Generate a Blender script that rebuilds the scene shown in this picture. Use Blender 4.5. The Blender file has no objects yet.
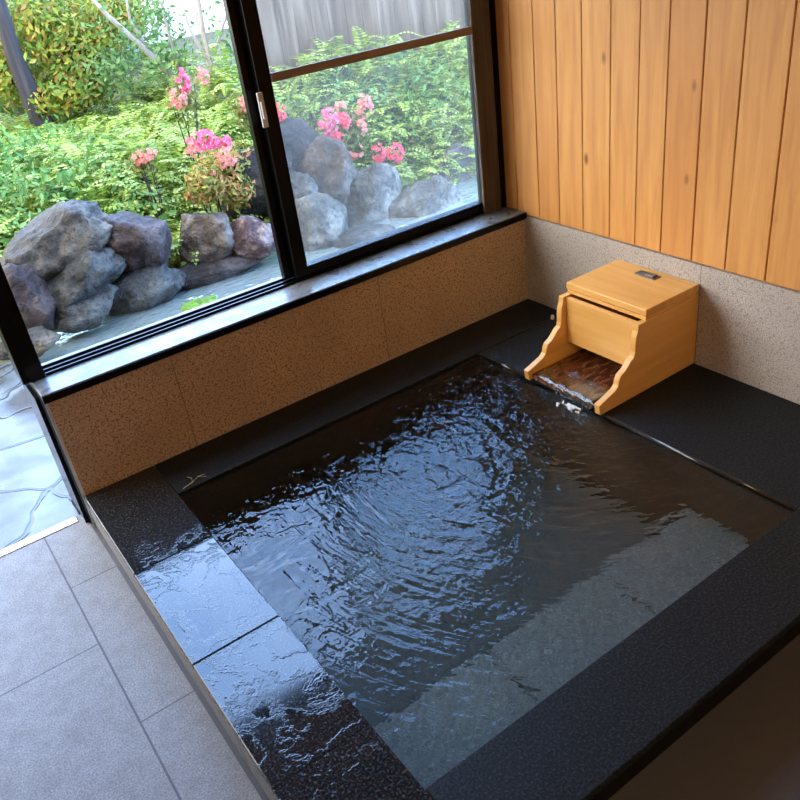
import bpy, bmesh, math, random
from mathutils import Vector, Matrix, noise
rnd = random.Random(7)
C = bpy.context.scene
COL = C.collection
# ------------------------------------------------------------------ camera
F = 814.395
CT = Vector((-2.36524, -2.63651, 1.62502))
CR = Matrix(((0.8097077594912969, 0.3848751917940969, -0.4429948430411366),
             (-0.5736976489590442, 0.3603339021939758, -0.735547745906768),
             (-0.12346801933476242, 0.8497238172907238, 0.5125671492891748)))
cam = bpy.data.objects.new('camera', bpy.data.cameras.new('camera'))
COL.objects.link(cam)
cam.matrix_world = Matrix.Translation(CT) @ CR.to_4x4()
cam.data.sensor_width = 36; cam.data.lens = F / 800 * 36
cam.data.clip_start = .02
C.camera = cam
# ------------------------------------------------------------------ sky, exposure
C.view_settings.view_transform = 'Standard'; C.view_settings.look = 'None'
C.view_settings.gamma = 1; C.view_settings.exposure = 0.0
C.view_settings.use_curve_mapping = False
w = bpy.data.worlds.new('sky'); C.world = w; w.use_nodes = True
nt = w.node_tree; nt.nodes.clear()
wo = nt.nodes.new('ShaderNodeOutputWorld'); bg = nt.nodes.new('ShaderNodeBackground')
tc = nt.nodes.new('ShaderNodeTexCoord'); nz = nt.nodes.new('ShaderNodeTexNoise')
nz.inputs['Scale'].default_value = 2.6; nz.inputs['Detail'].default_value = 4
rp = nt.nodes.new('ShaderNodeValToRGB')
rp.color_ramp.elements[0].position = .38; rp.color_ramp.elements[0].color = (.42, .86, 1.85, 1)
rp.color_ramp.elements[1].position = .62; rp.color_ramp.elements[1].color = (1.3, 1.95, 3.2, 1)
nt.links.new(tc.outputs['Generated'], nz.inputs['Vector'])
nt.links.new(nz.outputs['Fac'], rp.inputs['Fac'])
# sky paler towards the zenith and the far side of the garden
sx = nt.nodes.new('ShaderNodeSeparateXYZ'); nt.links.new(tc.outputs['Generated'], sx.inputs[0])
mp = nt.nodes.new('ShaderNodeMapRange'); mp.inputs[1].default_value = .80; mp.inputs[2].default_value = 1.0
nt.links.new(sx.outputs['Z'], mp.inputs[0])
mx = nt.nodes.new('ShaderNodeMix'); mx.data_type = 'RGBA'
nt.links.new(mp.outputs[0], mx.inputs['Factor']); nt.links.new(rp.outputs[0], mx.inputs[6])
mx.inputs[7].default_value = (1.0, .94, .86, 1)
# sunlit haze on the left hand side of the sky: brighter and warmer
mw = nt.nodes.new('ShaderNodeMapRange'); mw.inputs[1].default_value = .05; mw.inputs[2].default_value = -.45
nt.links.new(sx.outputs['X'], mw.inputs[0])
mx2 = nt.nodes.new('ShaderNodeMix'); mx2.data_type = 'RGBA'; nt.links.new(mw.outputs[0], mx2.inputs['Factor'])
nt.links.new(mx.outputs[2], mx2.inputs[6]); mx2.inputs[7].default_value = (1.6, 1.5, 1.38, 1)
nt.links.new(mx2.outputs[2], bg.inputs['Color']); bg.inputs['Strength'].default_value = 6.0
nt.links.new(bg.outputs[0], wo.inputs[0])
C.cycles.use_denoising = True
C.cycles.max_bounces = 12; C.cycles.transparent_max_bounces = 16
C.cycles.blur_glossy = 0.3


# ------------------------------------------------------------------ helpers
def at(u, v, Y):
    d = CR @ Vector(((u - 400) / F, (400 - v) / F, -1))
    return CT + d * ((Y - CT.y) / d.y)


def link(o, parent=None):
    COL.objects.link(o)
    if parent is not None: o.parent = parent
    return o


def tag(o, label=None, cat=None, group=None, kind=None):
    if label: o['label'] = label
    if cat: o['category'] = cat
    if group: o['group'] = group
    if kind: o['kind'] = kind
    return o


def obj(name, bm, m, parent=None, smooth=False, bevel=0, seg=2):
    me = bpy.data.meshes.new(name)
    bmesh.ops.recalc_face_normals(bm, faces=bm.faces)
    bm.to_mesh(me); bm.free()
    me.materials.append(m)
    if smooth:
        for p in me.polygons: p.use_smooth = True
    o = bpy.data.objects.new(name, me)
    if bevel:
        b = o.modifiers.new('bevel', 'BEVEL'); b.width = bevel; b.segments = seg; b.limit_method = 'ANGLE'
    return link(o, parent)


def raw(name, V, Fc, m, parent=None, smooth=False):
    me = bpy.data.meshes.new(name); me.from_pydata(V, [], Fc); me.update()
    me.materials.append(m)
    if smooth:
        for p in me.polygons: p.use_smooth = True
    return link(bpy.data.objects.new(name, me), parent)


def empty(name, loc=(0, 0, 0), **k):
    o = bpy.data.objects.new(name, None); o.location = loc; o.empty_display_size = .05
    link(o); tag(o, **k); return o


def bx(bm, x0, x1, y0, y1, z0, z1):
    vs = [bm.verts.new((x, y, z)) for x in (x0, x1) for y in (y0, y1) for z in (z0, z1)]
    for f in ((0, 1, 3, 2), (4, 6, 7, 5), (0, 4, 5, 1), (2, 3, 7, 6), (0, 2, 6, 4), (1, 5, 7, 3)):
        bm.faces.new([vs[i] for i in f])
    return bm


def box(name, x0, x1, y0, y1, z0, z1, m, parent=None, bevel=0):
    off = parent.location if parent is not None else Vector((0, 0, 0))
    if parent is not None and parent.parent is not None: off = off + parent.parent.location
    return obj(name, bx(bmesh.new(), x0 - off.x, x1 - off.x, y0 - off.y, y1 - off.y, z0 - off.z, z1 - off.z), m, parent, bevel=bevel)


def prism(bm, pts, y0, y1):          # outline in x, z extruded along y
    a = [bm.verts.new((x, y0, z)) for x, z in pts]; b = [bm.verts.new((x, y1, z)) for x, z in pts]
    bm.faces.new(a); bm.faces.new(b[::-1])
    n = len(pts)
    for i in range(n): bm.faces.new((a[i], b[i], b[(i + 1) % n], a[(i + 1) % n]))
    return bm


def tube(bm, pts, radii, n=8):
    rings = []
    for i, p in enumerate(pts):
        p = Vector(p)
        t = (Vector(pts[min(i + 1, len(pts) - 1)]) - Vector(pts[max(i - 1, 0)])).normalized()
        a = t.orthogonal().normalized(); b = t.cross(a)
        rings.append([bm.verts.new(p + (a * math.cos(2 * math.pi * k / n) + b * math.sin(2 * math.pi * k / n)) * radii[i]) for k in range(n)])
    for i in range(len(rings) - 1):
        # align rings
        r0, r1 = rings[i], rings[i + 1]
        s = min(range(n), key=lambda q: (r1[q].co - r0[0].co).length)
        rings[i + 1] = r1 = r1[s:] + r1[:s]
        for k in range(n): bm.faces.new((r0[k], r0[(k + 1) % n], r1[(k + 1) % n], r1[k]))
    bm.faces.new(rings[0][::-1]); bm.faces.new(rings[-1])
    return bm


# ------------------------------------------------------------------ materials
class M:
    """small node material builder around a Principled shader"""
    def __init__(s, name, col=(.5, .5, .5), rough=.5, spec=.5, metal=0):
        s.m = bpy.data.materials.new(name); s.m.use_nodes = True
        s.t = s.m.node_tree; s.p = s.t.nodes['Principled BSDF']
        s.p.inputs['Base Color'].default_value = (*col, 1); s.p.inputs['Roughness'].default_value = rough
        s.p.inputs['Specular IOR Level'].default_value = spec; s.p.inputs['Metallic'].default_value = metal
        s.tc = s.n('TexCoord')

    def n(s, kind, **k):
        x = s.t.nodes.new('ShaderNode' + kind)
        for a, b in k.items(): setattr(x, a, b)
        return x

    def l(s, a, b): s.t.links.new(a, b)

    def vec(s, scale=(1, 1, 1), rot=(0, 0, 0), gen='Object'):
        mp = s.n('Mapping'); mp.inputs['Scale'].default_value = scale; mp.inputs['Rotation'].default_value = rot
        s.l(s.tc.outputs[gen], mp.inputs['Vector']); return mp.outputs[0]

    def noise(s, scale, detail=3, vec=None, rough=.5, dist=0):
        x = s.n('TexNoise'); x.inputs['Scale'].default_value = scale; x.inputs['Detail'].default_value = detail
        x.inputs['Roughness'].default_value = rough; x.inputs['Distortion'].default_value = dist
        s.l(vec if vec is not None else s.tc.outputs['Object'], x.inputs['Vector']); return x.outputs['Fac']

    def ramp(s, fac, stops, interp='LINEAR'):
        r = s.n('ValToRGB'); e = r.color_ramp; e.interpolation = interp
        while len(e.elements) < len(stops): e.elements.new(.5)
        for el, (p, c) in zip(e.elements, stops):
            el.position = p; el.color = (*c, 1) if isinstance(c, tuple) else (c, c, c, 1)
        s.l(fac, r.inputs[0]); return r.outputs[0]

    def mix(s, fac, a, b, mode='MIX'):
        x = s.n('Mix', data_type='RGBA', blend_type=mode)
        for sock, v in ((0, fac), (6, a), (7, b)):
            if isinstance(v, (int, float)): x.inputs[sock].default_value = v if sock == 0 else (v, v, v, 1)
            elif isinstance(v, tuple): x.inputs[sock].default_value = (*v, 1)
            else: s.l(v, x.inputs[sock])
        return x.outputs[2]

    def math(s, op, a, b=0.0, clamp=False):
        x = s.n('Math', operation=op, use_clamp=clamp)
        for i, v in enumerate((a, b)):
            if isinstance(v, (int, float)): x.inputs[i].default_value = v
            else: s.l(v, x.inputs[i])
        return x.outputs[0]

    def bump(s, h, strength=.3, dist=.01, to=None):
        b = s.n('Bump'); b.inputs['Strength'].default_value = strength; b.inputs['Distance'].default_value = dist
        s.l(h, b.inputs['Height']); s.l(b.outputs[0], (to or s.p).inputs['Normal']); return b

    def col(s, c): s.l(c, s.p.inputs['Base Color'])
    def rough(s, c): s.l(c, s.p.inputs['Roughness'])


def granite(name, base, dark, light, rough=.55, grain=140, joints=None):
    k = M(name, base, rough)
    a = k.noise(grain, 2); b = k.noise(grain * .55, 2); c = k.noise(5, 3)
    col = k.ramp(a, [(.36, dark), (.47, base), (.58, base), (.68, light)])
    col = k.mix(k.ramp(b, [(.56, 0.), (.64, .75)]), col, dark)
    col = k.mix(k.ramp(c, [(.35, 0.), (.7, .35)]), col, tuple(x * .6 for x in base))
    if joints:                                      # list of (axis, position)
        sp = k.n('SeparateXYZ'); k.l(k.tc.outputs['Object'], sp.inputs[0])
        for ax, pos in joints:
            d = k.math('ABSOLUTE', k.math('SUBTRACT', sp.outputs[ax], pos))
            col = k.mix(k.math('LESS_THAN', d, .0016), col, tuple(x * .35 for x in base))
    k.col(col); k.bump(a, .15, .002)
    return k.m


m_gran_dado = granite('speckled_grey_granite', (.50, .47, .45), (.22, .20, .19), (.68, .66, .64), grain=240, joints=[(1, -.93)])
m_gran_low = granite('warm_lit_speckled_granite', (.48, .35, .24), (.10, .065, .04), (.62, .50, .38), grain=170, joints=[(0, -1.69), (0, -.80)])  # grey granite with the warm bounce of the room mixed into its colour


def black_granite(name, wet):
    k = M(name, (.02, .022, .025), .35)
    a = k.noise(150, 2, rough=.7); b = k.noise(90, 3)
    if wet:
        col = k.ramp(a, [(.45, (.006, .008, .010)), (.60, (.020, .026, .032)), (.68, (.055, .068, .08))])
        film = k.noise(8, 5, rough=.62, dist=.4)
        edge = k.ramp(film, [(.475, 0.), (.50, 1.), (.525, 0.)])
        k.rough(k.ramp(film, [(.50, .045), (.53, .10)]))
        h = k.mix(.5, edge, k.ramp(film, [(.47, 0.), (.55, 1.)]))
        k.bump(k.mix(.05, h, a), .25, .0022)
    else:
        col = k.ramp(a, [(.40, (.003, .005, .007)), (.55, (.010, .014, .018)), (.70, (.030, .037, .044))])
        k.rough(k.ramp(b, [(.3, .38), (.7, .55)])); k.bump(a, .35, .003); k.p.inputs['Specular IOR Level'].default_value = .18
    k.col(col); return k.m


m_blk_wet = black_granite('wet_black_granite', True)
m_blk_dry = black_granite('honed_black_granite', False)
k = M('dark_sill_slate', (.05, .055, .06), .12)
a = k.noise(60, 4); k.col(k.ramp(a, [(.35, (.075, .085, .095)), (.7, (.16, .175, .19))]))
k.rough(k.ramp(k.noise(14, 4), [(.4, .25), (.62, .5)])); k.bump(a, .15, .002); k.p.inputs['Coat Weight'].default_value = .25
k.p.inputs['Coat Roughness'].default_value = .3
m_sill = k.m
# pool stone under water
k = M('underwater_green_grey_stone', (.14, .17, .17), .6)
a = k.noise(150, 2); k.col(k.ramp(a, [(.38, (.06, .085, .09)), (.6, (.115, .15, .158)), (.72, (.20, .24, .25))]))
m_step = k.m
k = M('shaded_basin_stone', (.04, .045, .045), .6)  # walls darkened in colour, as out of the window light
a = k.noise(150, 2); k.col(k.ramp(a, [(.38, (.008, .009, .010)), (.6, (.016, .018, .020)), (.72, (.04, .045, .048))]))
m_basin = k.m
k = M('lit_grey_green_basin_floor', (.09, .11, .11), .6)  # floor colour lightened to carry the window light falling on it
a = k.noise(150, 2); k.col(k.ramp(a, [(.38, (.022, .034, .036)), (.6, (.045, .066, .068)), (.72, (.08, .105, .108))]))
m_bfloor = k.m
# floor tiles
k = M('grey_stone_floor_tile', (.3, .31, .33), .35)
sp = k.n('SeparateXYZ'); k.l(k.tc.outputs['Object'], sp.inputs[0])
X, Y_ = sp.outputs[0], sp.outputs[1]
a = k.noise(200, 3, rough=.7); b = k.noise(28, 4, rough=.7)
col = k.ramp(a, [(.35, (.085, .088, .094)), (.65, (.24, .245, .255))])
col = k.mix(k.ramp(b, [(.4, 0.), (.65, .35)]), col, (.09, .093, .10))
xl = k.math('LESS_THAN', k.math('ABSOLUTE', k.math('ADD', X, 2.295)), .003)
# columns are 0.58 m wide left of the first seam
xm = k.math('LESS_THAN', k.math('ABSOLUTE', k.math('ADD', X, 2.875)), .0022)
right = k.math('GREATER_THAN', X, -2.295)
ym = k.math('MODULO', k.math('ADD', Y_, 10.365), .672)
ya = k.math('MULTIPLY', k.math('LESS_THAN', ym, .0045), right)
ym2 = k.math('MODULO', k.math('ADD', Y_, 10.675), .672)
yb = k.math('MULTIPLY', k.math('LESS_THAN', ym2, .0045), k.math('SUBTRACT', 1.0, right))
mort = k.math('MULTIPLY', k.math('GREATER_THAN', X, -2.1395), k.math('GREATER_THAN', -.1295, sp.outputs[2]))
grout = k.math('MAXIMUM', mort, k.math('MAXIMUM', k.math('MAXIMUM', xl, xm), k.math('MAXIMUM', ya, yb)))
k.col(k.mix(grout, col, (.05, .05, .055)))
k.rough(k.ramp(b, [(.35, .42), (.7, .6)])); k.bump(k.math('SUBTRACT', k.math('MULTIPLY', a, .7), grout), .6, .004)
k.p.inputs['Specular IOR Level'].default_value = .35

m_tile = k.m


def wood(name, c1, c2, c3, axis='z', rough=.5, knots=True, boards=None, coat=0.0, sc=1.0):
    k = M(name, c2, rough)
    s = {'z': (14, 14, 1.1), 'x': (1.1, 14, 14), 'y': (14, 1.1, 14)}[axis]
    s = tuple(q * sc for q in s)
    v = k.vec(s)
    add = None
    if boards:                                     # shift the grain and hue board by board (seams along y)
        sp = k.n('SeparateXYZ'); k.l(k.tc.outputs['Object'], sp.inputs[0])
        tot = 0.0
        idx = None
        for b in boards:
            g = k.math('GREATER_THAN', sp.outputs[1], b)
            idx = g if idx is None else k.math('ADD', idx, g)
        wn = k.n('TexWhiteNoise', noise_dimensions='1D'); k.l(idx, wn.inputs['W'])
        cb = k.n('CombineXYZ'); k.l(k.math('MULTIPLY', wn.outputs['Value'], 40.0), cb.inputs[2])
        va = k.n('VectorMath', operation='ADD'); k.l(v, va.inputs[0]); k.l(cb.outputs[0], va.inputs[1]); v = va.outputs[0]
    g = k.noise(2.0, 4, v, .5, .6); g2 = k.noise(9.0, 3, v, .6)
    col = k.ramp(g, [(.22, c1), (.5, c2), (.78, c3)])
    col = k.mix(k.ramp(g2, [(.45, 0.), (.75, .22)]), col, c1)
    if boards:
        col = k.mix(k.math('MULTIPLY', wn.outputs['Value'], .55), col, (c1[0] * 1.02, c1[1] * .92, c1[2] * .85))
    if knots:
        kv = k.vec((1.0, 5.5, 2.6)) if axis == 'z' else k.vec((2.6, 5.5, 2.6))
        vo = k.n('TexVoronoi'); vo.inputs['Scale'].default_value = 1.25; k.l(kv, vo.inputs['Vector'])
        col = k.mix(k.ramp(vo.outputs['Distance'], [(.04, 1.), (.10, 0.)]), col, tuple(x * .42 for x in c1))
    k.col(col); k.bump(g2, .08, .002)
    k.p.inputs['Coat Weight'].default_value = coat
    return k.m


SEAMS = [.043, -.094, -.217, -.350, -.490, -.620, -.742, -.882, -1.022, -1.178, -1.33, -1.48, -1.63, -1.78, -1.93, -2.08,
         -2.23, -2.38, -2.53, -2.68, -2.83, -2.98, -3.13, -3.28, -3.43, -3.58, -3.73, -3.88, -4.03, -4.18, -4.33, -4.48]
m_boards = wood('knotty_cedar_boards', (.50, .215, .055), (.68, .345, .10), (.76, .43, .145), boards=SEAMS)
m_box = wood('pale_cypress_wood', (.66, .34, .08), (.76, .42, .115), (.82, .50, .16), axis='x', knots=False, rough=.42, coat=.1, sc=.8)
m_boxy = wood('pale_cypress_crosswise', (.66, .34, .08), (.76, .42, .115), (.82, .50, .16), axis='y', knots=False, rough=.42, coat=.1, sc=.8)
k = M('wet_stained_wood', (.16, .06, .03), .12)
a = k.noise(22, 4, k.vec((1, 4, 1))); k.col(k.ramp(a, [(.3, (.02, .006, .004)), (.5, (.11, .032, .014)), (.72, (.26, .11, .05))]))
k.p.inputs['Coat Weight'].default_value = 1; k.bump(k.noise(60, 3), .2, .004)
m_wetwood = k.m
m_black = M('black_lacquered_frame', (.003, .003, .003), .25, .15).m
m_dkwood = wood('weathered_dark_brown_wood', (.022, .016, .013), (.06, .044, .035), (.12, .095, .078), knots=False, rough=.6)
m_rail = wood('brown_window_rail_wood', (.14, .095, .065), (.21, .15, .105), (.3, .22, .16), axis='x', knots=False, rough=.6)
m_plaster = M('dark_timber_ceiling', (.34, .20, .10), .7).m
m_alu = M('brushed_aluminium', (.75, .77, .8), .28, metal=1).m
m_white_alu = M('bright_threshold_metal', (.85, .87, .9), .22, metal=.6).m
m_steel = M('dull_steel_plate', (.22, .21, .20), .4, metal=1).m
m_cream = M('cream_plug', (.75, .6, .42), .5).m
m_twig = M('dry_twig', (.35, .27, .12), .6).m


def pane_mat(name, haze):
    m = bpy.data.materials.new(name); m.use_nodes = True; t = m.node_tree; t.nodes.clear()
    o = t.nodes.new('ShaderNodeOutputMaterial'); tr = t.nodes.new('ShaderNodeBsdfTransparent'); gl = t.nodes.new('ShaderNodeBsdfGlossy')
    gl.inputs['Roughness'].default_value = .0; tr.inputs['Color'].default_value = (.95, .955, .945, 1)
    lw = t.nodes.new('ShaderNodeLayerWeight'); fr = t.nodes.new('ShaderNodeMath'); fr.operation = 'POWER'; fr.inputs[1].default_value = 4.0; t.links.new(lw.outputs['Facing'], fr.inputs[0])
    m1 = t.nodes.new('ShaderNodeMixShader'); t.links.new(fr.outputs[0], m1.inputs[0]); t.links.new(tr.outputs[0], m1.inputs[1]); t.links.new(gl.outputs[0], m1.inputs[2])
    tl = t.nodes.new('ShaderNodeBsdfTranslucent'); tl.inputs[0].default_value = (.85, .88, .9, 1)
    nz = t.nodes.new('ShaderNodeTexNoise'); nz.inputs['Scale'].default_value = 4; tcn = t.nodes.new('ShaderNodeTexCoord')
    t.links.new(tcn.outputs['Object'], nz.inputs['Vector'])
    mr = t.nodes.new('ShaderNodeMapRange'); mr.inputs[1].default_value = .3; mr.inputs[2].default_value = .7; mr.inputs[3].default_value = haze * .6; mr.inputs[4].default_value = haze * 1.3
    t.links.new(nz.outputs['Fac'], mr.inputs[0])
    m2 = t.nodes.new('ShaderNodeMixShader'); t.links.new(mr.outputs[0], m2.inputs[0])
    t.links.new(m1.outputs[0], m2.inputs[1]); t.links.new(tl.outputs[0], m2.inputs[2]); t.links.new(m2.outputs[0], o.inputs[0])
    return m


m_pane = pane_mat('misted_window_glass', .014)
# bath water
k = M('rippled_bath_water', (.86, .95, .93), .0)
k.p.inputs['Transmission Weight'].default_value = 1; k.p.inputs['IOR'].default_value = 1.34
sp = k.n('SeparateXYZ'); k.l(k.tc.outputs['Object'], sp.inputs[0])
# rings spreading from the spout, broken up by noise
dx = k.math('ADD', sp.outputs[0], .50); dy = k.math('ADD', sp.outputs[1], .74)
r = k.math('SQRT', k.math('ADD', k.math('MULTIPLY', dx, dx), k.math('MULTIPLY', dy, dy)))
wv = k.math('SINE', k.math('ADD', k.math('MULTIPLY', r, 95.0), k.math('MULTIPLY', k.noise(4.2, 3), 26.0)))
fade = k.ramp(r, [(.15, 1.), (.9, .35), (1.0, .25)])
n1 = k.noise(9, 3, k.vec((1, 1.5, 1), (0, 0, .5)), .5, .6); n2 = k.noise(26, 2)
h = k.math('ADD', k.math('MULTIPLY', k.math('MULTIPLY', wv, .10), fade), k.math('ADD', k.math('MULTIPLY', n1, .95), k.math('MULTIPLY', n2, .42)))
th = k.math('ARCTAN2', dy, dx)
cbp = k.n('CombineXYZ'); k.l(k.math('MULTIPLY', r, 15.0), cbp.inputs[0]); k.l(k.math('MULTIPLY', th, 3.2), cbp.inputs[1])
n3 = k.noise(1.0, 3, cbp.outputs[0], .6, .5)
cbq = k.n('CombineXYZ'); k.l(k.math('MULTIPLY', r, 34.0), cbq.inputs[0]); k.l(k.math('MULTIPLY', th, 9.0), cbq.inputs[1])
n4 = k.noise(1.0, 2, cbq.outputs[0], .5, .3)
h = k.math('ADD', h, k.math('MULTIPLY', k.math('ADD', k.math('MULTIPLY', n3, 2.3), k.math('MULTIPLY', n4, 1.05)), k.ramp(r, [(.05, .5), (.3, 1.), (.9, .8), (1.0, .6)])))
k.bump(h, 1.0, .0048)
m_water = k.m
k = M('clear_falling_water', (.9, .97, 1), .0); k.p.inputs['Transmission Weight'].default_value = 1; k.p.inputs['IOR'].default_value = 1.33
k.bump(k.noise(40, 2), .3, .002); m_clear = k.m
m_foam = M('white_splash', (.8, .85, .9), .2).m
# garden pond
k = M('garden_pond_water', (.40, .56, .60), .02); k.p.inputs['Transmission Weight'].default_value = .80; k.p.inputs['IOR'].default_value = 1.4
k.bump(k.noise(16, 3, k.vec((1, 1.6, 1))), .8, .012); m_pond = k.m
k = M('pond_bed_pebbles', (.1, .12, .12), .7)
vo = k.n('TexVoronoi'); vo.inputs['Scale'].default_value = 16; k.l(k.tc.outputs['Object'], vo.inputs['Vector'])
k.col(k.mix(.3, k.ramp(k.noise(8, 4), [(.3, (.28, .40, .42)), (.7, (.60, .74, .76))]), vo.outputs['Color'], 'MULTIPLY')); k.p.inputs['Specular IOR Level'].default_value = .2; m_bed = k.m
k = M('bright_green_moss', (.2, .42, .04), .9); k.col(k.ramp(k.noise(30, 4), [(.3, (.03, .09, .01)), (.7, (.13, .26, .02))])); k.bump(k.noise(60, 4), 1, .02); m_moss = k.m
k = M('wet_flagstone', (.2, .21, .23), .15)
vo = k.n('TexVoronoi', feature='DISTANCE_TO_EDGE'); vo.inputs['Scale'].default_value = 2.3
vv = k.n('VectorMath', operation='ADD'); nn = k.n('TexNoise'); nn.inputs['Scale'].default_value = 3; k.l(k.tc.outputs['Object'], nn.inputs['Vector'])
sc = k.n('VectorMath', operation='SCALE'); sc.inputs['Scale'].default_value = .35; k.l(nn.outputs['Color'], sc.inputs[0])
k.l(k.tc.outputs['Object'], vv.inputs[0]); k.l(sc.outputs[0], vv.inputs[1]); k.l(vv.outputs[0], vo.inputs['Vector'])
cr = k.ramp(vo.outputs['Distance'], [(.012, 1.), (.03, 0.)])
c0 = k.ramp(k.noise(7, 4), [(.35, (.04, .042, .047)), (.7, (.09, .095, .10))])
k.col(k.mix(cr, c0, (.03, .03, .03))); k.bump(k.math('SUBTRACT', k.math('MULTIPLY', k.noise(12, 4), .4), cr), .5, .004)
k.rough(k.ramp(k.noise(5, 3), [(.4, .16), (.65, .38)])); k.p.inputs['Specular IOR Level'].default_value = .4
m_flag = k.m
k = M('garden_soil', (.06, .045, .03), .95); k.col(k.ramp(k.noise(9, 4), [(.3, (.03, .03, .015)), (.7, (.07, .075, .03))])); m_soil = k.m


def rock_mat(name, a, b, c, sc=5):
    a, b, c = [(q[0] * 1.12 * g, q[1] * 1.02 * g, q[2] * .92 * g) for q, g in ((a, .95), (b, .45), (c, 1.5))]
    k = M(name, a, .5, .15)
    n1 = k.noise(sc, 6, rough=.65); n2 = k.noise(sc * 7, 4, rough=.7); n3 = k.noise(sc * .6, 3, k.vec((1, 1, 2.5)))
    col = k.ramp(n1, [(.3, b), (.5, a), (.68, c)])
    col = k.mix(k.ramp(n2, [(.48, 0.), (.66, .85)]), col, b)
    col = k.mix(k.ramp(n3, [(.55, 0.), (.68, .5)]), col, c)
    k.col(col); k.rough(k.ramp(n1, [(.3, .28), (.7, .6)])); k.bump(k.mix(.4, n1, n2), 1.0, .05)
    return k.m


R_GREY = rock_mat('olive_grey_rock', (.038, .040, .037), (.016, .016, .015), (.074, .076, .070))
R_BLUE = rock_mat('wet_blue_grey_rock', (.030, .036, .040), (.011, .014, .016), (.056, .068, .074))
R_PURP = rock_mat('dark_purple_grey_rock', (.031, .025, .030), (.012, .009, .012), (.056, .052, .056))
R_MAUV = rock_mat('mauve_and_white_rock', (.071, .048, .053), (.027, .015, .016), (.164, .155, .157), 7)
R_LITE = rock_mat('pale_grey_lichened_rock', (.068, .074, .071), (.030, .030, .030), (.125, .134, .131))
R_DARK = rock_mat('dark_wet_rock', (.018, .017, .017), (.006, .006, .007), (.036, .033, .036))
R_BRWN = rock_mat('brown_and_grey_rock', (.056, .049, .043), (.024, .018, .015), (.107, .107, .104))


def leaf_mat(name, cols, trans=.35, rough=.45):
    k = M(name, cols[0], rough, .2)
    g = k.n('NewGeometry')
    n = len(cols)
    c = k.ramp(g.outputs['Random Per Island'], [(i / (n - 1), x) for i, x in enumerate(cols)])
    c = k.mix(k.ramp(k.noise(2.2, 2), [(.35, 0.), (.7, .45)]), c, tuple(q * .55 for q in cols[0]))
    k.col(c)
    tl = k.n('BsdfTranslucent'); k.l(c, tl.inputs[0])
    ms = k.n('MixShader'); ms.inputs[0].default_value = trans
    out = k.t.nodes['Material Output']
    k.l(k.p.outputs[0], ms.inputs[1]); k.l(tl.outputs[0], ms.inputs[2]); k.l(ms.outputs[0], out.inputs[0])
    return k.m


L_FERN = leaf_mat('fresh_fern_green', [(.12, .20, .03), (.20, .31, .04), (.28, .38, .07), (.42, .48, .18)])
L_DEEP = leaf_mat('mid_leaf_green', [(.05, .13, .03), (.09, .21, .05), (.14, .28, .08)])
L_YELL = leaf_mat('yellow_green_maple_leaf', [(.07, .14, .02), (.16, .24, .03), (.30, .30, .04), (.30, .15, .04)])
L_HEDGE = leaf_mat('soft_background_green', [(.06, .14, .04), (.12, .22, .07), (.18, .28, .1)])
L_AZ = leaf_mat('azalea_olive_leaf', [(.06, .11, .02), (.13, .18, .04), (.22, .22, .06), (.26, .14, .07)])
L_ORNG = leaf_mat('azalea_orange_tinged_leaf', [(.09, .14, .02), (.22, .24, .05), (.38, .28, .08), (.42, .13, .09)])
L_PINK = leaf_mat('hot_pink_petal', [(.48, .04, .11), (.56, .09, .17), (.6, .18, .22)], .3)
L_PALE = leaf_mat('faded_peach_pink_petal', [(.46, .10, .10), (.5, .17, .14), (.45, .24, .15)], .3)
L_CORAL = leaf_mat('coral_pink_petal', [(.5, .025, .05), (.55, .05, .075), (.55, .12, .13)], .3)
m_bark = wood('dark_bark', (.010, .010, .012), (.02, .018, .021), (.04, .037, .042), knots=False, rough=.95)
m_barkl = wood('pale_grey_bark', (.13, .12, .10), (.22, .20, .17), (.33, .31, .27), knots=False, rough=.8)
m_fence = wood('weathered_grey_fence_wood', (.045, .030, .020), (.11, .078, .052), (.19, .15, .112), knots=False, rough=.8, sc=.5)
m_fence.node_tree.nodes['Principled BSDF'].inputs['Specular IOR Level'].default_value = .1
m_house = M('white_plaster_house', (.82, .80, .78), .8).m
m_gwall = granite('grey_garden_wall', (.30, .31, .34), (.2, .2, .22), (.42, .42, .45), grain=20)

FL = -.13
XO = -2.128
# ------------------------------------------------------------------ room shell
S = dict(kind='structure')
bm = bmesh.new()
XO = -2.128
o_ = [(-4.4, .10), (-4.4, -4.6), (.02, -4.6), (.02, -1.86), (XO + .0035, -1.86), (XO + .0035, .10)]   # floor runs around the bath
lo = [bm.verts.new((x, y, FL - .1)) for x, y in o_]; hi = [bm.verts.new((x, y, FL)) for x, y in o_]
bm.faces.new(hi); bm.faces.new(lo[::-1])
for i in range(6): bm.faces.new((lo[i], lo[(i + 1) % 6], hi[(i + 1) % 6], hi[i]))
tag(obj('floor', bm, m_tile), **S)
# wooden wall: boards with open seams, one mesh
bm = bmesh.new(); edges = [.234] + SEAMS + [-4.6]
for a, b in zip(edges, edges[1:]):
    g = .0035 if b > -.8 else .0055
    bx(bm, 0, .02, b + g * .5, a - g * .5, .405, 2.3)
bx(bm, .012, .14, -4.6, .234, -.6, 2.3)
tag(obj('wall_right', bm, m_boards, bevel=.0015, seg=1), **S)
tag(box('baseboard_right', -.004, .018, -4.6, .02, FL, .40, m_gran_dado), **S)
tag(box('wall_window', -2.121, -.004, 0.0, .24, -.7, .39, m_gran_low), **S)
tag(box('trim_1', -2.132, -.002, -.012, .245, .39, .42, m_sill, bevel=.003), **S)
tag(box('trim_5', -2.132, -.002, -.0165, -.0122, .3905, .4165, m_black), **S)
tag(box('trim_2', -2.131, -2.121, -.006, .236, FL, .388, m_alu), **S)
bm = bmesh.new(); bx(bm, -2.150, -2.136, .03, .25, FL, .40)
tag(obj('trim_3', bm, m_black), **S)
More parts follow.
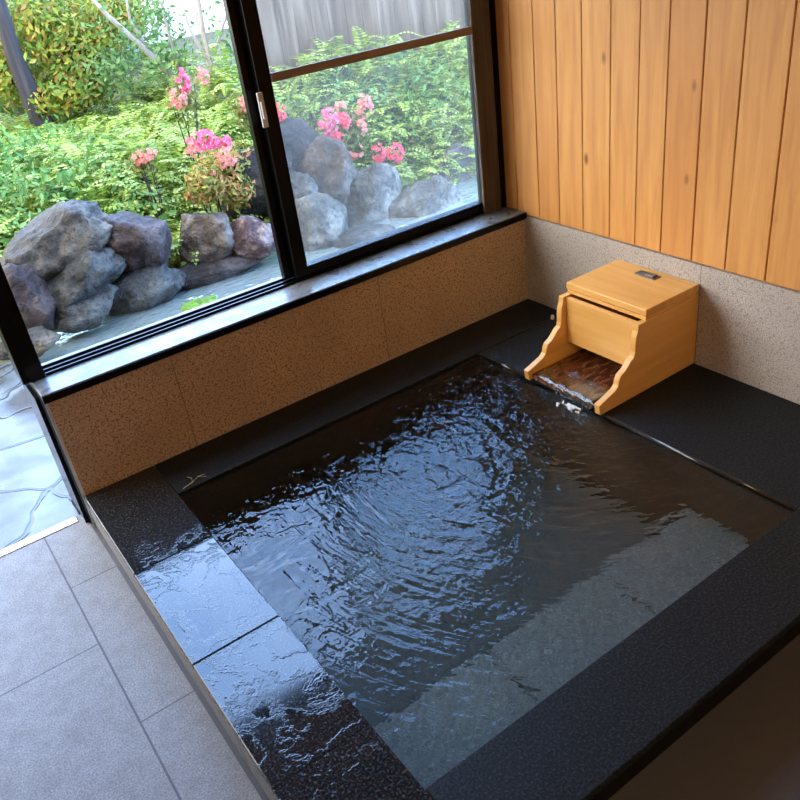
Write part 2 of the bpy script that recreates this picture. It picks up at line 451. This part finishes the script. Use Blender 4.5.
tag(box('trim_4', -3.8, -2.17, .062, .098, FL - .01, FL + .004, m_white_alu, bevel=.002), **S)
tag(box('wall_lintel', -4.4, 0, .03, .26, 1.74, 2.3, m_boards), **S)
tag(box('wall_far_left', -4.4, -3.8, .03, .26, FL - .1, 1.74, m_boards), **S)
tag(box('wall_left', -4.52, -4.4, -4.6, .26, FL - .1, 2.3, m_boards), **S)
tag(box('wall_back', -4.52, .14, -4.72, -4.6, FL - .1, 2.3, m_boards), **S)
tag(box('ceiling', -4.52, .14, -4.72, .26, 2.3, 2.4, m_plaster), **S)
# window
win = empty('window_1', (-1.07, .12, .42), kind='structure')
bm = bmesh.new(); ox, oy, oz = win.location


def wb(name, x0, x1, y0, y1, z0, z1, m, parent=win, bevel=.002): return box(name, x0, x1, y0, y1, z0, z1, m, parent, bevel)


wb('window_jamb', -2.158, -2.082, .12, .235, .42, 1.74, m_black)
wb('window_jamb', -.030, -.001, .115, .235, .42, 1.74, m_black)
wb('window_head', -2.08, -.03, .115, .235, 1.70, 1.74, m_black)
wb('weathered_post', -.128, -.032, .116, .1325, .421, 1.70, m_dkwood)
bm = bmesh.new()
for y in (.128, .160, .196): bx(bm, -1.01 - 0, 1.04, y - .12, y + .006 - .12, 0, .010)
bx(bm, -1.01, 1.04, .008, .08, 0, .003)
obj('window_track', bm, m_black, win)


def sash(x0, x1, y0, st0, st1, rail):
    s = empty('sash', (0, 0, 0)); s.parent = win
    bm = bmesh.new(); X = lambda v: v + 1.07
    z0, z1 = .432 - .42, 1.70 - .42; y0 -= .12; y1 = y0 + .028
    bx(bm, X(x0), X(x0 + st0), y0, y1, z0, z1); bx(bm, X(x1 - st1), X(x1), y0, y1, z0, z1)
    bx(bm, X(x0 + st0), X(x1 - st1), y0, y1, z0, z0 + rail); bx(bm, X(x0 + st0), X(x1 - st1), y0, y1, z1 - .05, z1)
    bx(bm, X(x0 + st0) - .002, X(x0 + st0) + .004, y0 - .003, y0 + .002, z0 + rail, z1)
    obj('sash_frame', bm, m_black, s, bevel=.002)
    bm = bx(bmesh.new(), X(x0 + st0) - .002, X(x1 - st1) + .002, y0 + .011, y0 + .016, z0 + rail - .002, z1 - .048)
    obj('pane', bm, m_pane, s)
    return s


s1 = sash(-1.085, -.032, .134, .05, .025, .036)
s2 = sash(-1.122, -.078, .168, .055, .02, .03)
wb('window_rail', -1.034, -.129, .118, .1325, 1.163, 1.193, m_rail)
bm = bmesh.new(); bx(bm, -.03 + 0, -.008, .004, .014, .60, .72); bx(bm, -.026, -.012, -.006, .004, .63, .69)
lt = obj('window_latch', bm, M('grey_latch_metal', (.5, .52, .56), .4).m, win, bevel=.003); lt['label'] = 'small bright metal latch'

# ------------------------------------------------------------------ sunken bath
bath = empty('sunken_bath', (-1.18, -.955, 0), label='sunken square stone bath with black granite rim and pale underwater step', cat='bath')
bo = bath.location
XL, XR, YB, YF = -1.864, -.502, -.240, -1.671
XO, YO = -2.128, -1.908
bm = bmesh.new()                                   # basin shell: four walls and a bottom
B0 = -.62
box('basin_floor', XL - .10, XR + .10, YF - .10, YB + .10, B0 - .08, B0 - .001, m_bfloor, bath)
for q in ((XL - .10, XL, YF - .1, YB + .1), (XR, XR + .1, YF - .1, YB + .1), (XL, XR, YF - .1, YF), (XL, XR, YB, YB + .1)):
    bx(bm, q[0] - bo.x, q[1] - bo.x, q[2] - bo.y, q[3] - bo.y, B0, -.026)
obj('basin_wall', bm, m_basin, bath)
G = .0012


def slab(x0, x1, y0, y1, m, z0=-.025, bev=.003):
    return box('rim_slab', x0 + G, x1 - G, y0 + G, y1 - G, z0, 0, m, bath, bevel=bev)


ys = [-.001, -.535, -.997, -1.457, YO]
for a, b in zip(ys, ys[1:]): slab(XO, XL, b, a, m_blk_wet)
xs = [XL, -1.41, -.955, -.502, -.005]
slab(XL, -.005, YB, -.001, m_blk_dry)
slab(XR, -.005, YF, YB, m_blk_dry)
m_edge = M('wet_polished_edge', (.02, .022, .025), .12, .8).m
for a, b in ((YF + .002, -.945), (-.525, YB - .002)):                # rounded lip kept wet by the overflowing water
    bm = bmesh.new(); tube(bm, [(XR - .001 - bo.x, a - bo.y, -.0055), (XR - .001 - bo.x, b - bo.y, -.0055)], [.0065, .0065], 14)
    e = obj('wet_lip', bm, m_edge, bath, smooth=True); e['label'] = 'shiny wet lip of the rim'
slab(XL, -.005, YO, YF, m_blk_dry)
bm = bmesh.new()                                   # outer curb under the rim, front face blackened for the shade on it

bx(bm, XL - .1 - bo.x, -.005 - bo.x, YO + .024 - bo.y, YF - .1 - bo.y, FL, -.026)
obj('curb', bm, m_black, bath)
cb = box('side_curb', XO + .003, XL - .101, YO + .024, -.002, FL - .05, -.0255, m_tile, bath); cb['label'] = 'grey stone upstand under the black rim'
xst = [XL, -1.399, -.933, XR]
for a, b in zip(xst, xst[1:]):
    o = box('step_slab', a + .002, b - .002, YF, -1.303, -.40, -.35, m_step, bath, bevel=.004)
box('step_riser', XL, XR, YF, -1.32, B0, -.401, m_basin, bath)
# water surface
N = 90; V = []; Fc = []
for j in range(N + 1):
    for i in range(N + 1):
        x = XL + .001 + (XR - XL - .002) * i / N; y = YF + .001 + (YB - YF - .002) * j / N
        r = math.hypot(x + .5, y + .74)
        z = .0006 * math.sin(r * 42 + 3 * noise.noise(Vector((x * 2, y * 2, 0)))) * math.exp(-r * 1.2)
        V.append((x, y, z))
for j in range(N):
    for i in range(N):
        a = j * (N + 1) + i; Fc.append((a, a + 1, a + N + 2, a + N + 1))
wt = raw('bath_water', V, Fc, m_water, smooth=True); wt.location.z = -.010
tag(wt, 'rippled clear water filling the sunken bath, mirroring the sky', 'water')

# ------------------------------------------------------------------ wooden spout box
sb = empty('spout_box', (-.26, -.735, 0), label='pale wooden hot water spout box on the bath edge with curved side boards', cat='spout')
so = sb.location
prof = [(-.521, .001), (-.528, .042), (-.500, .050), (-.473, .060), (-.447, .068), (-.430, .082), (-.427, .100), (-.418, .118), (-.396, .128),
        (-.380, .142), (-.366, .158), (-.350, .166), (-.345, .185), (-.345, .215), (-.342, .240), (-.334, .262), (-.331, .286), (-.006, .286), (-.006, .001)]
for y0, y1 in ((-.930, -.905), (-.565, -.540)):
    obj('side_board', prism(bmesh.new(), [(x - so.x, z) for x, z in prof], y0 - so.y, y1 - so.y), m_box, sb, bevel=.002)
box('front_board', -.318, -.298, -.904, -.566, .092, .280, m_boxy, sb, bevel=.002)
box('back_board', -.030, -.008, -.904, -.566, .002, .285, m_boxy, sb)
lid = box('lid', -.292, -.006, -.928, -.542, .3035, .330, m_boxy, sb, bevel=.003)
box('lid_batten', -.289, -.012, -.925, -.545, .2862, .3012, m_boxy, sb, bevel=.001)
ch = box('spout_floor', -.508, -.031, -.904, -.566, .002, .026, m_wetwood, sb, bevel=.003); ch['label'] = 'wet dark reddish wooden chute floor'
bm = bmesh.new(); bx(bm, -.082 - so.x, -.040 - so.x, -.785 - so.y, -.690 - so.y, .3302, .334)
bx(bm, -.076 - so.x, -.050 - so.x, -.775 - so.y, -.74 - so.y, .334, .341)
hd = obj('lid_plate', bm, m_steel, sb, bevel=.0012); hd['label'] = 'small dull metal plate'
# water running out of the chute
V = []; Fc = []; n = 12; path = [(-.36, .0235), (-.44, .0285), (-.49, .030), (-.507, .029), (-.513, .022), (-.516, .008), (-.517, -.009)]
for i, (x, z) in enumerate(path):
    for j in range(n + 1):
        y = -.895 + .320 * j / n
        if i > 3: y = -.735 - .06 + (y + .735) * (.85 - .12 * (i - 3))
        V.append((x + .002 * math.sin(j * 2.1 + i), y, z + .0015 * math.sin(j * 1.7 + i * 1.3)))
for i in range(len(path) - 1):
    for j in range(n):
        a = i * (n + 1) + j; Fc.append((a, a + 1, a + n + 2, a + n + 1))
o = raw('running_water', V, Fc, m_clear, smooth=True)
tag(o, 'thin sheet of water running off the wooden chute into the bath', 'water')
so_ = o.modifiers.new('solid', 'SOLIDIFY'); so_.thickness = .002
bm = bmesh.new()
for i in range(70):
    a = rnd.uniform(0, 6.3); q = abs(rnd.gauss(0, 1)); x = -.540 + .012 * q * math.cos(a); y = -.80 + .028 * q * math.sin(a)
    bmesh.ops.create_icosphere(bm, subdivisions=2, radius=rnd.uniform(.002, .006), matrix=Matrix.Translation((min(x, -.532), y, -.007)))
tag(obj('splash_bubbles', bm, m_foam, smooth=True), 'white bubbles where the spout water meets the bath', 'bubbles', kind='stuff')
bm = bmesh.new(); bmesh.ops.create_cone(bm, cap_ends=True, segments=16, radius1=.009, radius2=.007, depth=.018, matrix=Matrix.Translation((0, 0, .0092)))
o = obj('stopper', bm, m_cream, bevel=.001); o.location = (-.372, -.475, 0)
tag(o, 'tiny cream stopper standing on black rim behind the spout box', 'stopper')
o.location = (-.085, -.245, 0)
bm = bmesh.new(); tube(bm, [(-1.842, -.232, .004), (-1.80, -.222, .006), (-1.772, -.205, .007), (-1.745, -.206, .004)], [.0022, .002, .0018, .001], 6)
tube(bm, [(-1.80, -.222, .006), (-1.795, -.205, .012), (-1.805, -.19, .014)], [.0018, .0014, .001], 6)
tube(bm, [(-1.772, -.205, .007), (-1.765, -.222, .012), (-1.75, -.232, .010)], [.0016, .0012, .0008], 6)
tag(obj('twig', bm, m_twig), 'small dry twig lying on the rim at the far left bath corner', 'twig')

# ceiling lamp (behind the camera)
cl = empty('ceiling_lamp', (-1.9, -3.1, 2.298), label='round warm ceiling lamp over the bathing room floor', cat='lamp')
bm = bmesh.new(); bmesh.ops.create_cone(bm, cap_ends=True, segments=32, radius1=.20, radius2=.20, depth=.03, matrix=Matrix.Translation((0, 0, -.016))); obj('lamp_base', bm, m_alu, cl)
mm = M('warm_lamp_glow', (1, .8, .55), .5); mm.p.inputs['Emission Color'].default_value = (1, .72, .42, 1); mm.p.inputs['Emission Strength'].default_value = 88.0
bm = bmesh.new(); bmesh.ops.create_uvsphere(bm, u_segments=32, v_segments=12, radius=.17)
for v in bm.verts: v.co.z = v.co.z * .35 - .075
obj('lamp_shade', bm, mm.m, cl, smooth=True)


# ------------------------------------------------------------------ garden
def gz(x, y):
    s = max(0., min(1., (y - 1.9) / 1.5)); s = s * s * (3 - 2 * s)
    rgt = max(0., min(1., (x + .2) / 1.2))
    return -.16 + .43 * s + .28 * s * rgt + .02 * noise.noise(Vector((x, y, 0)))


V = []; Fc = []; NX, NY = 60, 40
for j in range(NY + 1):
    for i in range(NX + 1):
        x = -8 + 18 * i / NX; y = 1.75 + 9 * (j / NY) ** 1.5
        V.append((x, y, gz(x, y)))
for j in range(NY):
    for i in range(NX):
        a = j * (NX + 1) + i; Fc.append((a, a + 1, a + NX + 2, a + NX + 1))
tag(raw('ground', V, Fc, m_soil, smooth=True), **S)
tag(box('pond_bed', -1.985, 3.2, .25, 2.3, -.36, -.20, m_bed), **S)
bm = bmesh.new(); bmesh.ops.create_grid(bm, x_segments=60, y_segments=30, size=.5, matrix=Matrix.Translation((.62, 1.25, -.115)) @ Matrix.Diagonal((5.2, 2.0, 1, 1)))
for v in bm.verts: v.co.z += .004 * noise.noise(v.co * 5)
tag(obj('pond_water', bm, m_pond, smooth=True), 'shallow pale blue garden pond water between window and rocks', 'water')
tag(box('terrace', -6.5, -1.98, .10, 1.75, -.30, FL - .008, m_flag), **S)
bm = bmesh.new(); bmesh.ops.create_icosphere(bm, subdivisions=4, radius=1)
P = at(196, 290, 1.55)
for v in bm.verts:
    v.co = Vector((v.co.x * .15, v.co.y * .14, v.co.z * .05)) * (1 + .25 * noise.noise(v.co * 3)); 
o = obj('moss_patch', bm, m_moss, smooth=True); o.location = (P.x, 1.55, -.150); tag(o, 'bright green moss patch at the pond edge', 'moss')


def rock(u, v, Y, wpx, hpx, dep, m, seed, label, tilt=0, cuts=5):
    P = at(u, v, Y); d = (P - CT).length; s = d / F
    rx, rz = wpx * .5 * s * 1.04, hpx * .5 * s * 1.0
    bm = bmesh.new(); bmesh.ops.create_icosphere(bm, subdivisions=5, radius=1)
    rr = random.Random(seed); off = Vector((seed * 3.1, seed * 1.7, 0))
    pl = []
    for _ in range(cuts + 3):
        nrm = Vector((rr.gauss(0, 1), rr.gauss(0, 1) - .4, rr.gauss(0, .7) + .2)).normalized(); pl.append((nrm, rr.uniform(.62, .88)))
    for vt in bm.verts:
        p = vt.co.copy()
        for nrm, dd in pl:
            q = p.dot(nrm)
            if q > dd: p -= nrm * (q - dd) * .85
        p *= 1 + .16 * noise.noise(p * 1.4 + off) + .07 * noise.noise(p * 3.5 + off) + .045 * noise.noise(p * 8 + off) + .022 * noise.noise(p * 20 + off)
        vt.co = Vector((p.x * rx * 1.1, p.y * dep, p.z * rz * 1.1))
    bmesh.ops.rotate(bm, verts=bm.verts, cent=(0, 0, 0), matrix=Matrix.Rotation(math.radians(tilt), 3, 'Y'))
    o = obj('rock', bm, m, smooth=True); o.location = P
    tag(o, label, 'rock', 'rocks edging the garden pond'); return o


rock(56, 247, 1.95, 98, 56, .26, R_GREY, 3, 'largest olive grey boulder at the left with a slanting top, above the pond', -22)
rock(78, 272, 1.85, 84, 46, .20, R_BLUE, 5, 'slanted blue grey rock tucked under the largest left boulder', -18)
rock(135, 246, 1.95, 76, 68, .24, R_PURP, 8, 'dark purple grey pointed boulder right of the largest left boulder')
rock(206, 238, 2.00, 58, 52, .22, R_BRWN, 11, 'rounded brown grey boulder under the orange tinged azalea')
rock(253, 237, 1.85, 44, 38, .15, R_MAUV, 14, 'small mauve rock with a white band left of the window stile')
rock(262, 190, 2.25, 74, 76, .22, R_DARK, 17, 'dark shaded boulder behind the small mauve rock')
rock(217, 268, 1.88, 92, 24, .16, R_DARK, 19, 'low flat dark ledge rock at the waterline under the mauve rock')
rock(142, 289, 1.82, 80, 36, .16, R_BLUE, 23, 'low dark wet rock at the waterline under the purple boulder', -6)
rock(84, 309, 1.72, 60, 34, .14, R_BLUE, 26, 'rounded wet blue grey rock at the waterline, left of the low wet rock', -6)
rock(28, 305, 1.78, 46, 66, .15, R_PURP, 29, 'mottled upright rock beside the left window post')
rock(38, 342, 1.50, 34, 22, .10, R_GREY, 31, 'small low rock at the foot of the mottled upright rock')
rock(4, 346, 1.55, 34, 22, .14, R_GREY, 33, 'low grey rock on the terrace side left of the window post')
rock(333, 184, 2.05, 62, 76, .20, R_BRWN, 37, 'upright brown and grey boulder behind the glass under the pink flowers')
rock(373, 206, 1.95, 70, 72, .20, R_LITE, 41, 'pale egg shaped boulder in the middle behind the glass')
rock(427, 218, 1.80, 92, 66, .18, R_LITE, 43, 'broad pale blue grey rock at the lower right behind the glass', -8)
rock(318, 228, 1.85, 62, 62, .18, R_LITE, 47, 'pale rock beside the window stile, low behind the glass', 6)
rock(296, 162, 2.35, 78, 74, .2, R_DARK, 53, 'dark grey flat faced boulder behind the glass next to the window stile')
rock(461, 182, 2.15, 70, 60, .2, R_LITE, 59, 'lichened rock at the far right behind the glass')
rock(300, 196, 1.98, 34, 40, .14, R_BLUE, 61, 'narrow blue grey rock seen just right of the window stile')
rock(365, 238, 1.65, 60, 22, .12, R_BLUE, 67, 'low wet rock at the waterline under the pale egg shaped boulder')


# leaves
def quad(V, Fc, p, d, n, L, W, droop=0.0):
    s = d.cross(n)
    if s.length < 1e-4: s = d.orthogonal()
    s.normalize(); b = len(V)
    V += [p, p + d * L * .5 + s * W * .5, p + d * L - n * droop, p + d * L * .5 - s * W * .5]
    Fc.append((b, b + 1, b + 2, b + 3))


def rv(s=1.0): return Vector((rnd.gauss(0, s), rnd.gauss(0, s), rnd.gauss(0, s)))


def frond(V, Fc, base, az, L, arch, n=11, lw=.30):
    d = Vector((math.cos(az), math.sin(az), 0)); side = Vector((-d.y, d.x, 0))
    el = rnd.uniform(.8, 1.45); pts = []; p = base.copy(); e = el
    for i in range(n + 1):
        pts.append((p.copy(), Vector((d.x * math.cos(e), d.y * math.cos(e), math.sin(e))))); p = p + pts[-1][1] * (L / n); e -= arch / n
    for i in range(1, n + 1):
        q, t = pts[i]; f = i / n; ll = L * lw * (1 - f) ** .7 * (.55 + .45 * min(1, f * 4)) + .006
        up = t.cross(side) * -1
        for sg in (-1, 1):
            dd = (side * sg + t * .45 - Vector((0, 0, .18))).normalized()
            quad(V, Fc, q, dd, up, ll, L / n * .80)


V = []; Fc = []; cnt = 0
while cnt < 8600:
    y = 2.08 + 3.6 * rnd.random() ** 1.25; x = rnd.uniform(-2.6, 3.6) if cnt < 7000 else rnd.uniform(-6.5, -2.6)
    if x < .75 and x > .35 * (y - 2) * 2.4 + 1.2: continue
    if x > .45 and y > 3.2: continue
    if y < 2.35 and x < -.9 and rnd.random() < .5: continue
    cnt += 1
    g = gz(x, y); b = Vector((x, y, g - .02))
    L = rnd.uniform(.18, .36)
    hgt = .10 * noise.noise(Vector((x * 2.2, y * 2.2, 4))) + rnd.uniform(0, .12)
    b.z += max(0, hgt) + (.22 * rnd.random() if y > 2.8 and .3 < x < 1.5 else 0)
    frond(V, Fc, b, rnd.uniform(0, 6.28), L, rnd.uniform(1.2, 2.3))
o = raw('fern_bank', V, Fc, L_FERN)
tag(o, 'bank of bright green ferns covering the slope behind the rocks', 'ferns', kind='stuff')


def blob(V, Fc, c, r, n, size, W=.5, shell=.35):
    for _ in range(n):
        d = rv().normalized(); f = 1 - shell * rnd.random() ** 1.5
        p = c + Vector((d.x * r[0], d.y * r[1], d.z * r[2])) * f
        n_ = (d + rv(.5)).normalized(); t = n_.orthogonal(); t.rotate(Matrix.Rotation(rnd.uniform(0, 6.3), 3, n_))
        s = size * rnd.uniform(.6, 1.3)
        quad(V, Fc, p, t, n_, s, s * W, s * .15)


# low leafy undergrowth at the left
V = []; Fc = []
for _ in range(46):
    x = rnd.uniform(-2.4, -.9); y = rnd.uniform(2.25, 4.6)
    blob(V, Fc, Vector((x, y, gz(x, y) + .16)), (.22, .22, .17), 70, .055)
for _ in range(20):
    x = rnd.uniform(.3, 2.6); y = rnd.uniform(2.5, 3.1)
    blob(V, Fc, Vector((x, y, gz(x, y) + .15)), (.22, .18, .2), 70, .05)
tag(raw('undergrowth', V, Fc, L_DEEP), 'darker small leaved groundcover growing among the ferns', 'groundcover', kind='stuff')


def flower(V, Fc, c, n, r):
    t = n.orthogonal(); a0 = rnd.uniform(0, 6.3)
    for k in range(5):
        d = (Matrix.Rotation(a0 + k * 1.2566, 3, n) @ t) + n * .35; d.normalize()
        quad(V, Fc, c, d, n, r, r * .75, r * .1)


def azalea(base, crown, leafm, clusters, label, nleaf=500):
    root = empty('azalea_shrub', base, label=label, cat='shrub')
    bl = Vector(base)
    V = []; Fc = []
    for c, r in crown:
        blob(V, Fc, Vector(c) - bl, r, int(nleaf * 1.9), .036, .5, .8)
    raw('foliage', V, Fc, leafm, root)
    bm = bmesh.new()
    for c, r in crown:
        for _ in range(5):
            e = Vector(c) - bl + Vector((rnd.uniform(-.7, .7) * r[0], rnd.uniform(-.6, .6) * r[1], rnd.uniform(-.2, .6) * r[2]))
            tube(bm, [(0, 0, -.05), e * .5 + rv(.02), e], [.008, .005, .002], 5)
    obj('stem', bm, m_bark, root)
    for u, v, Y, wp, hp, mat, n in clusters:
        P = at(u, v, Y) - bl; s = (P + bl - CT).length / F; V = []; Fc = []
        for _ in range(int(n * 1.6)):
            d = rv().normalized() * rnd.random() ** .3; d.y = -abs(d.y)
            p = P + Vector((d.x * wp * .5 * s, d.y * min(.06, wp * .4 * s), d.z * hp * .5 * s))
            flower(V, Fc, p, (d + Vector((-.2, -.8, .4))).normalized(), rnd.uniform(.015, .024))
        raw('blossom_cluster', V, Fc, mat, root)
    return root


def AZ(u, v, Y, r): return (tuple(at(u, v, Y)), r)


p0 = at(215, 190, 2.3)
azalea((p0.x, 2.3, gz(p0.x, 2.3)), [AZ(225, 165, 2.25, (.20, .14, .13)), AZ(205, 185, 2.1, (.13, .10, .12)), AZ(238, 192, 2.12, (.11, .10, .10))], L_ORNG,
       [(203, 140, 2.1, 34, 20, L_PINK, 26), (224, 141, 2.1, 16, 10, L_PINK, 10), (225, 157, 2.08, 24, 20, L_PALE, 14), (193, 148, 2.08, 16, 14, L_PALE, 8)],
       'azalea with orange tinged leaves and hot pink flowers above the brown grey boulder', 420)
p0 = at(183, 110, 2.8)
azalea((p0.x, 2.8, gz(p0.x, 2.8)), [AZ(184, 98, 2.8, (.12, .10, .16))], L_AZ,
       [(184, 80, 2.72, 12, 22, L_PINK, 16), (178, 97, 2.72, 16, 20, L_PALE, 14), (203, 76, 2.72, 10, 16, L_PALE, 8)],
       'small upright azalea with pink flowers among ferns, left of the open window stile', 200)
p0 = at(143, 160, 2.5)
azalea((p0.x, 2.5, gz(p0.x, 2.5)), [AZ(143, 162, 2.5, (.10, .08, .07))], L_AZ, [(143, 156, 2.42, 24, 16, L_PALE, 12)],
       'low azalea with faded peach flowers amid the left ferns', 120)
p0 = at(262, 120, 2.55)
azalea((p0.x, 2.55, gz(p0.x, 2.55)), [AZ(246, 112, 2.55, (.10, .08, .12)), AZ(280, 125, 2.5, (.12, .08, .14))], L_AZ,
       [(244, 102, 2.48, 12, 16, L_PALE, 9), (279, 113, 2.42, 14, 18, L_CORAL, 14), (284, 132, 2.42, 10, 12, L_PALE, 6)],
       'azalea with coral flowers growing behind the window stile', 200)
p0 = at(345, 150, 2.4)
azalea((p0.x, 2.4, gz(p0.x, 2.4)), [AZ(345, 132, 2.4, (.22, .12, .17))], L_AZ,
       [(328, 122, 2.25, 24, 26, L_PINK, 30), (343, 121, 2.25, 14, 16, L_CORAL, 14), (338, 138, 2.25, 12, 10, L_CORAL, 8), (364, 106, 2.28, 20, 22, L_PALE, 18), (361, 127, 2.28, 12, 14, L_PALE, 8), (340, 105, 2.28, 14, 10, L_PALE, 6)],
       'azalea with large hot pink clusters above the upright boulder behind the glass', 520)
p0 = at(390, 175, 2.3)
azalea((p0.x, 2.3, gz(p0.x, 2.3)), [AZ(380, 168, 2.3, (.20, .12, .13)), AZ(415, 160, 2.35, (.16, .1, .15))], L_AZ,
       [(378, 153, 2.15, 16, 20, L_CORAL, 16), (394, 154, 2.15, 20, 20, L_CORAL, 22), (388, 178, 2.12, 16, 16, L_PINK, 14), (355, 152, 2.2, 18, 12, L_PALE, 8)],
       'lower azalea with coral pink flowers above the pale egg shaped boulder', 420)


def tree(name, base, limbs, bark, crowns, leafm, nleaf, size, label, cat='tree', rad=.04):
    root = empty(name, base, label=label, cat=cat); bl = Vector(base)
    bm = bmesh.new()
    for pts, r in limbs:
        pts = [Vector(p) - bl for p in pts]; n = len(pts)
        tube(bm, pts, [r * (1 - .6 * i / (n - 1)) for i in range(n)], 8)
    obj('trunk', bm, bark, root)
    V = []; Fc = []
    for c, r in crowns: blob(V, Fc, Vector(c) - bl, r, nleaf, size, .6, .9)
    raw('foliage', V, Fc, leafm, root)
    return root


A = at
b = A(44, 118, 5.0)
tree('maple_tree', (b.x, 5.0, gz(b.x, 5)), [([(b.x, 5, 0.2), A(34, 105, 5), A(14, 55, 5), A(-2, 0, 5), A(-10, -40, 5)], .10),
     ([A(36, 108, 5), A(60, 70, 5.1), A(95, 40, 5.2)], .04)], m_bark,
     [(A(55, 40, 5.2), (.5, .4, .35)), (A(35, 18, 5.3), (.4, .4, .3)), (A(80, 75, 5.1), (.34, .3, .28)), (A(95, 30, 5.3), (.4, .35, .35)), (A(5, 75, 5.3), (.25, .3, .3)),
      (A(65, 95, 5.0), (.35, .3, .16)), (A(120, 10, 5.6), (.4, .3, .3))], L_YELL, 1500, .05, 'yellow green maple with a dark leaning trunk at the far left')
b = A(212, 85, 4.2)
tree('slender_tree', (b.x, 4.2, gz(b.x, 4.2)), [([(b.x, 4.2, .2), A(211, 70, 4.2), A(203, 30, 4.2), A(197, -10, 4.2)], .035), ([A(209, 62, 4.2), A(190, 30, 4.2), A(180, -5, 4.2)], .016),
     ([A(210, 65, 4.2), A(222, 30, 4.2), A(232, -5, 4.2)], .016)], m_barkl,
     [(A(205, 20, 4.2), (.42, .3, .38)), (A(230, 50, 4.2), (.25, .2, .3))], L_DEEP, 90, .045, 'slender pale stemmed tree before the white house wall')
b = A(186, 92, 4.6)
tree('leaning_tree', (b.x, 4.6, gz(b.x, 4.6)), [([(b.x, 4.6, .2), A(180, 84, 4.6), A(140, 45, 4.6), A(110, 18, 4.6), A(88, -5, 4.6)], .035),
     ([A(182, 80, 4.6), A(172, 45, 4.6), A(160, 0, 4.6)], .022), ([A(150, 54, 4.6), A(130, 20, 4.7), A(125, -10, 4.7)], .018)], m_barkl,
     [(A(130, 40, 4.7), (.5, .3, .4)), (A(165, 60, 4.6), (.3, .25, .3)), (A(110, 70, 4.8), (.35, .25, .2)), (A(160, 15, 4.7), (.3, .3, .3))], L_HEDGE, 260, .05, 'tree with pale branches leaning left beside the maple')
# hedge, wall, house, fence
V = []; Fc = []
for _ in range(70):
    x = rnd.uniform(-4, .7); blob(V, Fc, Vector((x, rnd.uniform(6.9, 7.5), rnd.uniform(.2, 1.8))), (.4, .3, .35), 110, .10)
tag(raw('hedge', V, Fc, L_HEDGE), 'soft green hedge at the back of the garden', 'hedge')
tag(box('garden_wall', -1.0, 1.15, 7.9, 8.1, -.3, 1.9, m_gwall), 'grey garden wall standing behind the hedge', 'wall')
hs = empty('house', (3.4, 8.8, -.3), label='white plastered house glimpsed between the slender tree stems', cat='house')
box('house_wall', 1.25, 5.0, 8.4, 11, -.3, 2.2, m_house, hs)
fx0, fx1, fy = .50, 6.5, 3.35
fn = empty('fence', (3.5, fy, gz(2, fy)), label='weathered grey vertical board fence behind the right hand shrubs', cat='fence')
bm = bmesh.new(); x = fx0
while x < fx1:
    wd = rnd.uniform(.13, .17); z1 = 1.75
    bx(bm, x - 3.5, x + wd - .0025 - 3.5, -.01, .012, -.35, z1 - fn.location.z); x += wd
obj('fence_board_panel', bm, m_fence, fn)
for z in (.35, 1.3): box('fence_rail', fx0, fx1, fy + .012, fy + .06, z, z + .07, m_fence, fn)
